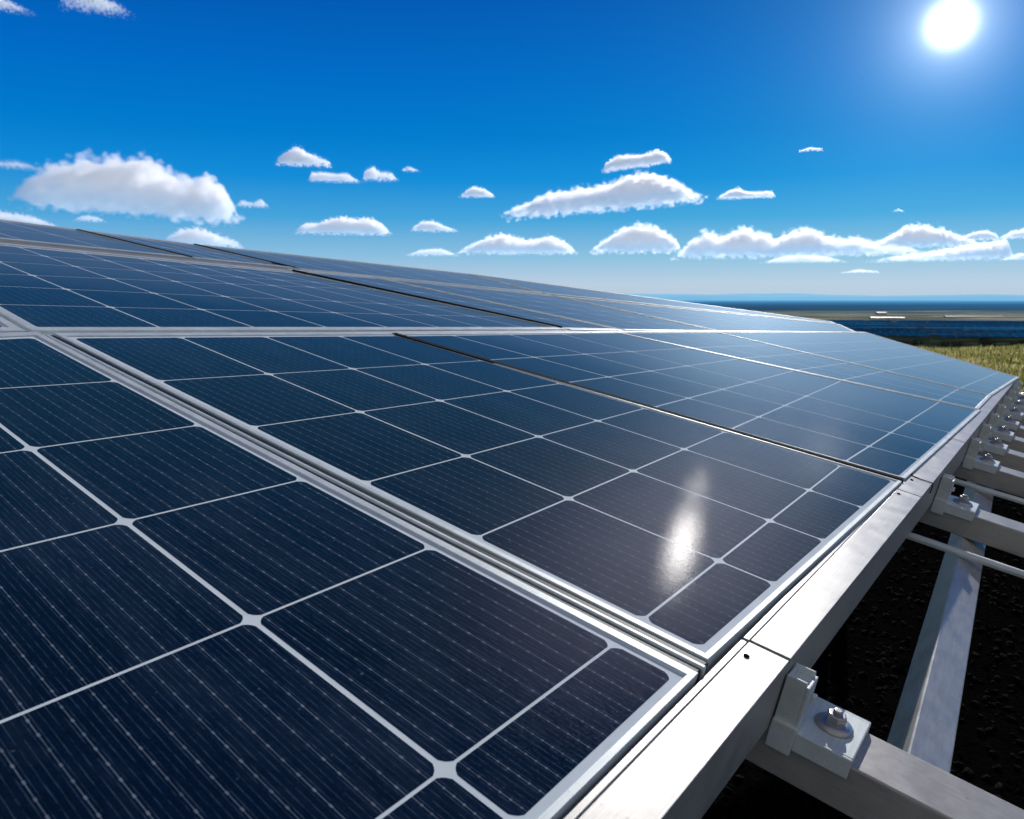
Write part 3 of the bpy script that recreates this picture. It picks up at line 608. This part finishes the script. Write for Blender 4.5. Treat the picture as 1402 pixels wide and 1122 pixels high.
m, nt, p = material('far_metal'); p.inputs['Base Color'].default_value = (.22, .30, .38, 1); p.inputs['Roughness'].default_value = .5; p.inputs['Specular IOR Level'].default_value = 0; M['farm'] = m
def make_row():
    root = empty('solar_array_row', '', 'solar array', Matrix.Identity(4), 'rows of the distant solar field')
    bm = bmesh.new(); t_ = R(9); L = 120; w = 4.6; rr = random.Random(5)
    n = Vector((0, -math.sin(t_), math.cos(t_))) * .08
    xa = -L
    while xa < L:
        xb = min(L, xa + rr.uniform(14, 34)); dz = rr.uniform(-.18, .18)
        a = [Vector((x, -w / 2 * math.cos(t_), 1.6 + dz - w / 2 * math.sin(t_))) for x in (xa, xb)]; b = [Vector((x, w / 2 * math.cos(t_), 1.6 + dz + w / 2 * math.sin(t_))) for x in (xb, xa)]
        lo = [bm.verts.new(v) for v in a + b]; hi = [bm.verts.new(v + n) for v in a + b]
        bm.faces.new(lo[::-1]); bm.faces.new(hi)
        for i in range(4): bm.faces.new([lo[i], lo[(i + 1) % 4], hi[(i + 1) % 4], hi[i]])
        xa = xb + rr.choice((.5, .5, 2.8))
    from_bm('panel_table', bm, M['far_arr'], root)
    bm = bmesh.new()
    for i in range(25): x = -115 + i * 9.6; box(bm, (x - .08, -.08, -.5), (x + .08, .08, 1.6))
    box(bm, (-L, w / 2 * math.cos(t_) + .02, 1.6 + w / 2 * math.sin(t_) - .05), (L, w / 2 * math.cos(t_) + .14, 1.6 + w / 2 * math.sin(t_) + .15))
    from_bm('substructure', bm, M['farm'], root)
    return root
row0 = make_row()
yy = 256.0; k = 0
while yy < 445:
    o = row0 if k == 0 else copy_tree(row0)
    x0 = .30 * yy + rnd.uniform(0, 12) + 120 + (14 if k % 7 == 3 else 0)
    o.matrix_world = Matrix.Translation((x0, yy, -12.7)) @ Matrix.Rotation(R(-14 + 2 * math.sin(k * 1.7)), 4, 'Z')
    o['label'] = 'long dark blue row of the distant solar field beyond the shrubs'
    yy += 12.5 + .05 * (yy - 256); k += 1
# greenhouses far out on the plain
m, nt, p = material('white_sheet'); p.inputs['Base Color'].default_value = (.24, .23, .20, 1); M['white'] = m
m, nt, p = material('pale_roof'); p.inputs['Base Color'].default_value = (.30, .29, .25, 1); M['roof'] = m
for (x, y, L, w, hh, lab) in ((262, 560, 22, 5, 1.3, 'long pale greenhouse left of the cream one beyond the distant solar field'), (345, 600, 40, 5, 1.2, 'low cream greenhouse behind the right part of the distant solar field'), (322, 700, 8, 6, 2.6, 'tiny white shed among the far fields')):
    root = empty('greenhouse' if L > 12 else 'shed', lab, 'greenhouse' if L > 12 else 'shed', Matrix.Translation((x, y, -12.75)) @ Matrix.Rotation(R(-8), 4, 'Z'))
    bm = bmesh.new(); box(bm, (-L / 2, -w / 2, 0), (L / 2, w / 2, hh * .6)); from_bm('wall', bm, M['white'], root)
    bm = bmesh.new(); prism(bm, [(-w / 2 - .2, hh * .6 + .01), (w / 2 + .2, hh * .6 + .01), (0, hh)], -L / 2 - .2, L / 2 + .2); from_bm('roof', bm, M['roof'], root)

# hills on the horizon
m, nt, p = material('hazy_hill')
co = nt.new('ShaderNodeTexCoord').outputs['Object']
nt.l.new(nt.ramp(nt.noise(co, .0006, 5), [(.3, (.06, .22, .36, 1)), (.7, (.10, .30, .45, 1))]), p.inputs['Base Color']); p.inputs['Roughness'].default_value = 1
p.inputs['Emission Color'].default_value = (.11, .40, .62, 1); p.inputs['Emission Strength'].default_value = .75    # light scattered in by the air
M['hill'] = m
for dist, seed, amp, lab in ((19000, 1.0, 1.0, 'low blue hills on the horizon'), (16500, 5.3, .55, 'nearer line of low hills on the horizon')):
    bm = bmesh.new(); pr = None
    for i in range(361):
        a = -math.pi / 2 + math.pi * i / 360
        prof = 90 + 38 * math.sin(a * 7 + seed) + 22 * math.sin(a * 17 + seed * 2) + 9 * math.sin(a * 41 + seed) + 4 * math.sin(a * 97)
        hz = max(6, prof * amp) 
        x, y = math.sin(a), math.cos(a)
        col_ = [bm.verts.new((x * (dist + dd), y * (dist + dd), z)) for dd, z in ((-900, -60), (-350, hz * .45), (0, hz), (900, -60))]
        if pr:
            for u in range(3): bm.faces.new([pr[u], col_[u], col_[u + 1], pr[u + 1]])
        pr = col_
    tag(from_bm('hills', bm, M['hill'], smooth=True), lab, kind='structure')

# ---------------------------------------------------------------- clouds
F_PX, PITCH = 1090.57, R(7.934)
def direction(px, py):
    x, y = (px - 701) / F_PX, (561 - py) / F_PX
    return Vector((x, math.cos(PITCH) + y * math.sin(PITCH), -math.sin(PITCH) + y * math.cos(PITCH)))
def cloud_material(heights, W_, H_, D_, u, slope, thick, soft, seed):
    """a cumulus as a scattering volume with a little added glow: billowy noise eats into a body with a flat base"""
    m = bpy.data.materials.new('cloud'); m.use_nodes = True; nt = NT(m.node_tree); nt.n.clear()
    out = nt.new('ShaderNodeOutputMaterial'); vs = nt.new('ShaderNodeVolumePrincipled')
    nt.l.new(vs.outputs[0], out.inputs['Volume'])
    co = nt.new('ShaderNodeTexCoord').outputs['Object']
    q = nt.mapping(co, (1 / u, 1 / u, 1 / u))
    s = nt.new('ShaderNodeSeparateXYZ', ins={0: q}); X, Y, Z = s.outputs
    Z = nt.math('ADD', Z, nt.math('MULTIPLY', X, slope))
    n = len(heights)
    h = nt.ramp(nt.math('ADD', nt.math('DIVIDE', X, W_), .5), [(i / (n - 1), grey(v)) for i, v in enumerate(heights)], 'B_SPLINE')
    e = nt.math('SQRT', nt.math('MAXIMUM', nt.math('SUBTRACT', 1.0, nt.math('POWER', nt.math('DIVIDE', nt.math('ABSOLUTE', Y), D_), 2.0)), 0.0))
    hh = nt.math('MULTIPLY', nt.math('MULTIPLY', h, H_), e)
    g = max(5.0, H_ * .36)
    off = (seed * 3.7, seed * 1.3, seed * 2.1)
    n1 = nt.noise(nt.mapping(q, (1 / g, 1 / g, 1 / g), off), 1.0, 4, .55)
    vo = nt.new('ShaderNodeTexVoronoi', ins={0: nt.mapping(q, (1.7 / g, 1.7 / g, 1.9 / g), off), 'Scale': 1.0}); vo.feature = 'SMOOTH_F1'; vo.inputs['Smoothness'].default_value = .35
    bil = nt.math('SUBTRACT', .45, vo.outputs['Distance'])
    nz = nt.math('ADD', nt.math('MULTIPLY', nt.math('SUBTRACT', n1, .5), 1.2), nt.math('MULTIPLY', bil, .85))
    amp = .50 + soft * .5
    dt_ = nt.math('ADD', nt.math('DIVIDE', nt.math('SUBTRACT', hh, Z), H_), nt.math('MULTIPLY', nt.math('MULTIPLY', nz, amp), nt.math('ADD', nt.math('MULTIPLY', h, .75), .25)))
    db = nt.math('ADD', nt.math('DIVIDE', Z, H_), nt.math('MULTIPLY', nz, .36 + soft * .5 + 6.0 / (H_ + 12)))
    d = nt.math('MINIMUM', dt_, db)
    mr = nt.new('ShaderNodeMapRange', interpolation_type='SMOOTHSTEP', ins={0: d, 1: .02, 2: .30 + soft * .7 + 5.0 / (H_ + 10), 3: 0.0, 4: 1.25 * thick / (H_ * u)})
    nt.l.new(mr.outputs[0], vs.inputs['Density'])
    vs.inputs['Color'].default_value = (.99, .99, 1, 1); vs.inputs['Anisotropy'].default_value = CLOUD_G
    vs.inputs['Emission Color'].default_value = (.80, .88, 1, 1)  # added glow standing in for sunlight scattered many times inside the cloud
    nt.l.new(nt.math('MULTIPLY', mr.outputs[0], CLOUD_EM), vs.inputs['Emission Strength'])
    return m
def cloud(prof, base, alt, label, group=None, thick=9.0, slope=0.0, seed=0, soft=None):
    """prof: outline of the top as (x, y) in photograph pixels; base: level of the flat underside; the cloud stands at the altitude alt"""
    xs = [q[0] for q in prof]; xc = (xs[0] + xs[-1]) / 2
    d0 = direction(xc, base); cen = CAM + d0 * (alt / d0.z)
    u = alt / d0.z / F_PX                                   # metres per pixel at that distance
    right = Vector((d0.y, -d0.x, 0)).normalized(); fwd = Vector((d0.x, d0.y, 0)).normalized()
    if soft is None: soft = max(0, min(.5, (9 - thick) * .09))
    W_ = (xs[-1] - xs[0]) * 1.06
    def raw(x):
        for (a, ya), (b, yb) in zip(prof, prof[1:]):
            if a <= x <= b: return (base + slope * (x - xc)) - (ya + (yb - ya) * (x - a) / (b - a))
        return 0
    W_ *= math.cos(math.atan2(d0.x, d0.y)); wpx = (xs[-1] - xs[0]) * 1.06
    n = 26
    hs = [max(0, raw(xc + wpx * (i / (n - 1) - .5))) for i in range(n)]
    H_ = max(hs) * 1.05; D_ = max(H_ * .9, W_ * .22)
    hs = [v / H_ * 1.04 for v in hs]; hs[0] = hs[-1] = 0
    V, F = [], []; K = 14
    pad = H_ * (.10 + soft * .2)
    for i in range(n):
        x = W_ * (i / (n - 1) - .5) * 1.04; h = hs[i] * H_ * 1.12 + pad
        for k in range(K):
            a = 2 * math.pi * k / K; c, s_ = math.cos(a), math.sin(a)
            zz = s_ * h if s_ > 0 else s_ * pad
            V.append((x * u, c * D_ * 1.02 * u, (zz - slope * x) * u))
    for i in range(n - 1):
        for k in range(K): F.append((i * K + k, i * K + (k + 1) % K, (i + 1) * K + (k + 1) % K, (i + 1) * K + k))
    F.append(tuple(range(K))[::-1]); F.append(tuple((n - 1) * K + k for k in range(K)))
    me = bpy.data.meshes.new('cloud'); me.from_pydata(V, [], F); me.update()
    bm = bmesh.new(); bm.from_mesh(me); bmesh.ops.recalc_face_normals(bm, faces=bm.faces); bm.to_mesh(me); bm.free()
    mm = Matrix(((right.x, fwd.x, 0, cen.x), (right.y, fwd.y, 0, cen.y), (0, 0, 1, cen.z), (0, 0, 0, 1)))
    o = link('cloud', me, cloud_material(hs, W_, H_, D_, u, slope, thick, soft, seed), None, mm)
    return tag(o, label, 'cloud', group)
CL = [
 ([(40, 258), (60, 240), (85, 232), (110, 224), (135, 223), (152, 217), (172, 221), (190, 214), (215, 222), (240, 232), (262, 242), (285, 236), (303, 238), (318, 252), (326, 264), (322, 276)], 292, 'largest white cloud with a flat grey underside, at the left above the panels', dict(thick=22, slope=.05)),
 ([(320, 284), (332, 273), (345, 277), (358, 271), (368, 280)], 284, 'small ragged cloud just right of the largest cloud', dict(thick=5)),
 ([(100, 302), (112, 295), (124, 294), (138, 297), (147, 303)], 304, 'small pale cloud low beneath the largest cloud', dict(thick=5)),
 ([(-30, 296), (0, 289), (25, 292), (50, 295), (80, 306)], 310, 'low cloud half hidden behind the top row of panels at the left edge', dict(thick=8)),
 ([(228, 326), (250, 314), (272, 310), (295, 318), (330, 330)], 338, 'rounded cloud rising behind the top row of panels below the largest cloud', dict(thick=9)),
 ([(-20, 225), (5, 220), (25, 218), (45, 223), (58, 228)], 232, 'faint thin cloud at the left edge', dict(thick=2.0)),
 ([(380, 218), (395, 207), (408, 201), (420, 208), (436, 214), (452, 219)], 226, 'white cloud, highest of the small ones left of centre', dict(thick=13)),
 ([(425, 237), (445, 236), (462, 238), (475, 236), (496, 249)], 249, 'flat streaky cloud below the highest small one left of centre', dict(thick=6)),
 ([(498, 236), (510, 227), (520, 234), (535, 235), (546, 245)], 247, 'small two-lobed cloud left of centre', dict(thick=7)),
 ([(550, 232), (560, 227), (568, 230), (578, 235)], 235, 'tiny cloud right of the two-lobed one', dict(thick=4)),
 ([(630, 268), (642, 258), (652, 255), (664, 259), (676, 266)], 270, 'small isolated white cloud in the centre of the sky', dict(thick=11)),
 ([(408, 314), (422, 304), (435, 307), (450, 300), (470, 296), (490, 300), (510, 297), (525, 306), (532, 314)], 320, 'long flat-bottomed cloud low left of centre', dict(thick=15)),
 ([(564, 312), (578, 303), (592, 301), (606, 307), (626, 314)], 317, 'small flat-bottomed cloud low near the centre', dict(thick=9)),
 ([(556, 349), (575, 342), (592, 340), (605, 340), (626, 348)], 350, 'pale thin cloud just above the panels near the centre', dict(thick=5)),
 ([(632, 340), (655, 330), (672, 323), (690, 320), (712, 327), (735, 328), (752, 322), (770, 329), (784, 338)], 347, 'long low cloud with two humps right of centre', dict(thick=13)),
 ([(828, 222), (845, 213), (865, 212), (884, 211), (900, 206), (916, 214)], 228, 'ragged cloud just above the long slanting one right of centre', dict(thick=11, slope=-.12)),
 ([(698, 287), (722, 276), (745, 266), (768, 262), (790, 260), (815, 256), (840, 250), (858, 243), (876, 238), (900, 241), (918, 248), (935, 260), (950, 268)], 286, 'long slanting white cloud with its highest hump at the right end', dict(thick=20, slope=-.08)),
 ([(812, 338), (830, 325), (850, 313), (878, 307), (905, 313), (922, 325), (930, 336)], 345, 'dome-shaped bright cloud above the far end of the skyline', dict(thick=18)),
 ([(984, 267), (998, 260), (1010, 257), (1024, 262), (1040, 263), (1058, 262)], 271, 'small flat cloud with a tail, right of the long slanting one', dict(thick=10)),
 ([(1094, 205), (1108, 201), (1126, 204)], 207, 'tiny cloud high on the right below the sun', dict(thick=5)),
 ([(1222, 289), (1230, 285), (1238, 289)], 290, 'tiniest cloud speck above the long bank at the right', dict(thick=3)),
 ([(924, 349), (946, 326), (965, 315), (982, 322), (1000, 317), (1018, 311), (1035, 318), (1060, 326), (1080, 340)], 352, 'left end of the long cloud bank near the horizon, with a grey hollow', dict(thick=13)),
 ([(1030, 340), (1058, 324), (1085, 313), (1110, 312), (1130, 322), (1150, 328), (1168, 323), (1190, 331), (1225, 336), (1250, 342)], 349, 'second cloud of the long bank near the horizon', dict(thick=13)),
 ([(1180, 336), (1218, 320), (1240, 308), (1258, 308), (1285, 312), (1305, 320), (1335, 330)], 338, 'highest hump of the long cloud bank at the right', dict(thick=14)),
 ([(1310, 328), (1330, 317), (1350, 315), (1366, 322)], 329, 'small hump right of the highest one in the long bank', dict(thick=9)),
 ([(1368, 323), (1385, 314), (1400, 313), (1430, 308), (1450, 320)], 326, 'cloud at the right edge of the long bank', dict(thick=10)),
 ([(1185, 357), (1215, 350), (1250, 345), (1290, 341), (1330, 334), (1375, 330), (1376, 345)], 356, 'flat lower cloud beneath the highest hump of the bank', dict(thick=10)),
 ([(1045, 358), (1070, 350), (1100, 347), (1130, 351), (1155, 358)], 359, 'thin pale cloud under the second cloud of the bank', dict(thick=5)),
 ([(1150, 373), (1175, 368), (1202, 371)], 374, 'faintest thin cloud just above the hills', dict(thick=2.5)),
 ([(1370, 354), (1395, 346), (1430, 345), (1450, 354)], 355, 'flat cloud at the right edge under the bank', dict(thick=7)),
 ([(85, 8), (110, -2), (140, -8), (165, 2), (182, 14)], 15, 'thin white cloud cut by the top edge at the upper left', dict(thick=4)),
 ([(-20, 4), (5, -2), (30, 6), (50, 14)], 15, 'thin cloud in the upper left corner', dict(thick=4)),
]
for i, (prof, base, lab, kw) in enumerate(CL):
    cloud(prof, base, 420, lab, 'white clouds', seed=i, **kw)

# ---------------------------------------------------------------- sun and sky
SUN_EL, SUN_AZ = R(25.0), R(22.0)
sd = Vector((math.cos(SUN_EL) * math.sin(SUN_AZ), math.cos(SUN_EL) * math.cos(SUN_AZ), math.sin(SUN_EL)))
l = bpy.data.lights.new('sun', 'SUN'); l.energy = SUN_E; l.angle = R(.6); l.color = (1, .96, .91)
lo = bpy.data.objects.new('sun', l); COL.objects.link(lo); lo.rotation_euler = (-sd).to_track_quat('-Z', 'Y').to_euler(); lo.location = sd * 50

w = bpy.data.worlds.new('World'); scene.world = w; w.use_nodes = True; nt = NT(w.node_tree); nt.n.clear()
out = nt.new('ShaderNodeOutputWorld'); bg = nt.new('ShaderNodeBackground'); nt.l.new(bg.outputs[0], out.inputs[0])
tc = nt.new('ShaderNodeTexCoord').outputs['Generated']
nrm = nt.new('ShaderNodeVectorMath', operation='NORMALIZE'); nt.l.new(tc, nrm.inputs[0]); dv = nrm.outputs[0]
z = nt.new('ShaderNodeSeparateXYZ', ins={0: dv}).outputs[2]
grad = nt.ramp(nt.math('ADD', z, .1), [(0.0, lin(120, 145, 165)), (.095, lin(188, 200, 222)), (.118, lin(190, 206, 228)), (.150, lin(144, 192, 226)), (.195, lin(72, 164, 222)), (.24, lin(20, 140, 218)), (.29, lin(0, 122, 208)), (.36, lin(0, 104, 198)), (.44, lin(2, 84, 178)), (.60, lin(4, 58, 140)), (1.0, lin(4, 40, 105))])
sky = nt.new('ShaderNodeTexSky'); sky.sky_type = 'NISHITA'; sky.sun_disc = False; sky.sun_elevation = SUN_EL; sky.sun_rotation = SUN_AZ
# Nishita daylight, graded towards the deep polarised blue of the photograph
sk = nt.new('ShaderNodeVectorMath', operation='MULTIPLY'); nt.l.new(sky.outputs[0], sk.inputs[0]); sk.inputs[1].default_value = (.0001, .0022, .0024)
gr = nt.new('ShaderNodeVectorMath', operation='ADD'); nt.l.new(sk.outputs[0], gr.inputs[0])
gs = nt.new('ShaderNodeVectorMath', operation='SCALE'); nt.l.new(grad, gs.inputs[0]); gs.inputs['Scale'].default_value = .95
nt.l.new(gs.outputs[0], gr.inputs[1])
# pale fill light added to the unseen sky behind the camera and around zenith
yb = nt.new('ShaderNodeSeparateXYZ', ins={0: dv}).outputs[1]
mb = nt.new('ShaderNodeMapRange', interpolation_type='SMOOTHSTEP', ins={0: yb, 1: .30, 2: -.35, 3: 0.0, 4: 1.0})
back_fill = nt.mix(nt.noise(nt.mapping(dv, (2, 2, 6)), 1.6, 5, .6), (.15, .155, .165, 1), (.42, .41, .39, 1))
gm = nt.mix(nt.math('MULTIPLY', mb.outputs[0], .9), gr.outputs[0], back_fill)
# the sun seen through haze: blinding disc with an aureole
sv = direction(1302, 33).normalized()
dt = nt.new('ShaderNodeVectorMath', operation='DOT_PRODUCT'); nt.l.new(dv, dt.inputs[0]); dt.inputs[1].default_value = sv
th = nt.math('MULTIPLY', nt.math('ARCCOSINE', nt.math('MINIMUM', dt.outputs['Value'], 1.0)), 57.2958)
def expo(k, a, pw=1.0):
    q = nt.math('POWER', nt.math('DIVIDE', th, k), pw)
    return nt.math('MULTIPLY', nt.math('EXPONENT', nt.math('MULTIPLY', q, -1)), a)
core = nt.math('ADD', expo(1.25, 1.4, 3.0), expo(1.3, .9))
halo = nt.math('ADD', expo(3.2, .42), expo(7.0, .035))
c1 = nt.new('ShaderNodeVectorMath', operation='SCALE'); c1.inputs[0].default_value = (1, 1, .98); nt.l.new(core, c1.inputs['Scale'])
c2 = nt.new('ShaderNodeVectorMath', operation='SCALE'); c2.inputs[0].default_value = (.52, .84, 1.0); nt.l.new(halo, c2.inputs['Scale'])
a1 = nt.new('ShaderNodeVectorMath', operation='ADD'); nt.l.new(gm, a1.inputs[0]); nt.l.new(c1.outputs[0], a1.inputs[1])
a2 = nt.new('ShaderNodeVectorMath', operation='ADD'); nt.l.new(a1.outputs[0], a2.inputs[0]); nt.l.new(c2.outputs[0], a2.inputs[1])
nt.l.new(a2.outputs[0], bg.inputs[0]); bg.inputs[1].default_value = 1.0

# ---------------------------------------------------------------- camera
cd = bpy.data.cameras.new('camera'); cam = bpy.data.objects.new('camera', cd); COL.objects.link(cam)
cam.location = CAM; cam.rotation_euler = (R(90) - PITCH, 0, 0)
cd.sensor_width = 36; cd.lens = F_PX / 1402 * 36; cd.clip_start = .02; cd.clip_end = 200000
cd.dof.use_dof = True; cd.dof.focus_distance = 1.05; cd.dof.aperture_fstop = 15.0; cd.dof.aperture_blades = 7
scene.camera = cam
scene.view_settings.view_transform = 'Standard'; scene.view_settings.look = 'None'; scene.view_settings.exposure = 0; scene.view_settings.gamma = 1
scene.cycles.use_denoising = True
try: scene.cycles.denoiser = 'OPENIMAGEDENOISE'
except Exception: pass
scene.cycles.max_bounces = 8; scene.cycles.glossy_bounces = 5; scene.cycles.volume_bounces = 5; scene.cycles.transparent_max_bounces = 16
scene.cycles.volume_step_rate = STEP; scene.cycles.volume_max_steps = 256
scene.cycles.sample_clamp_indirect = 6
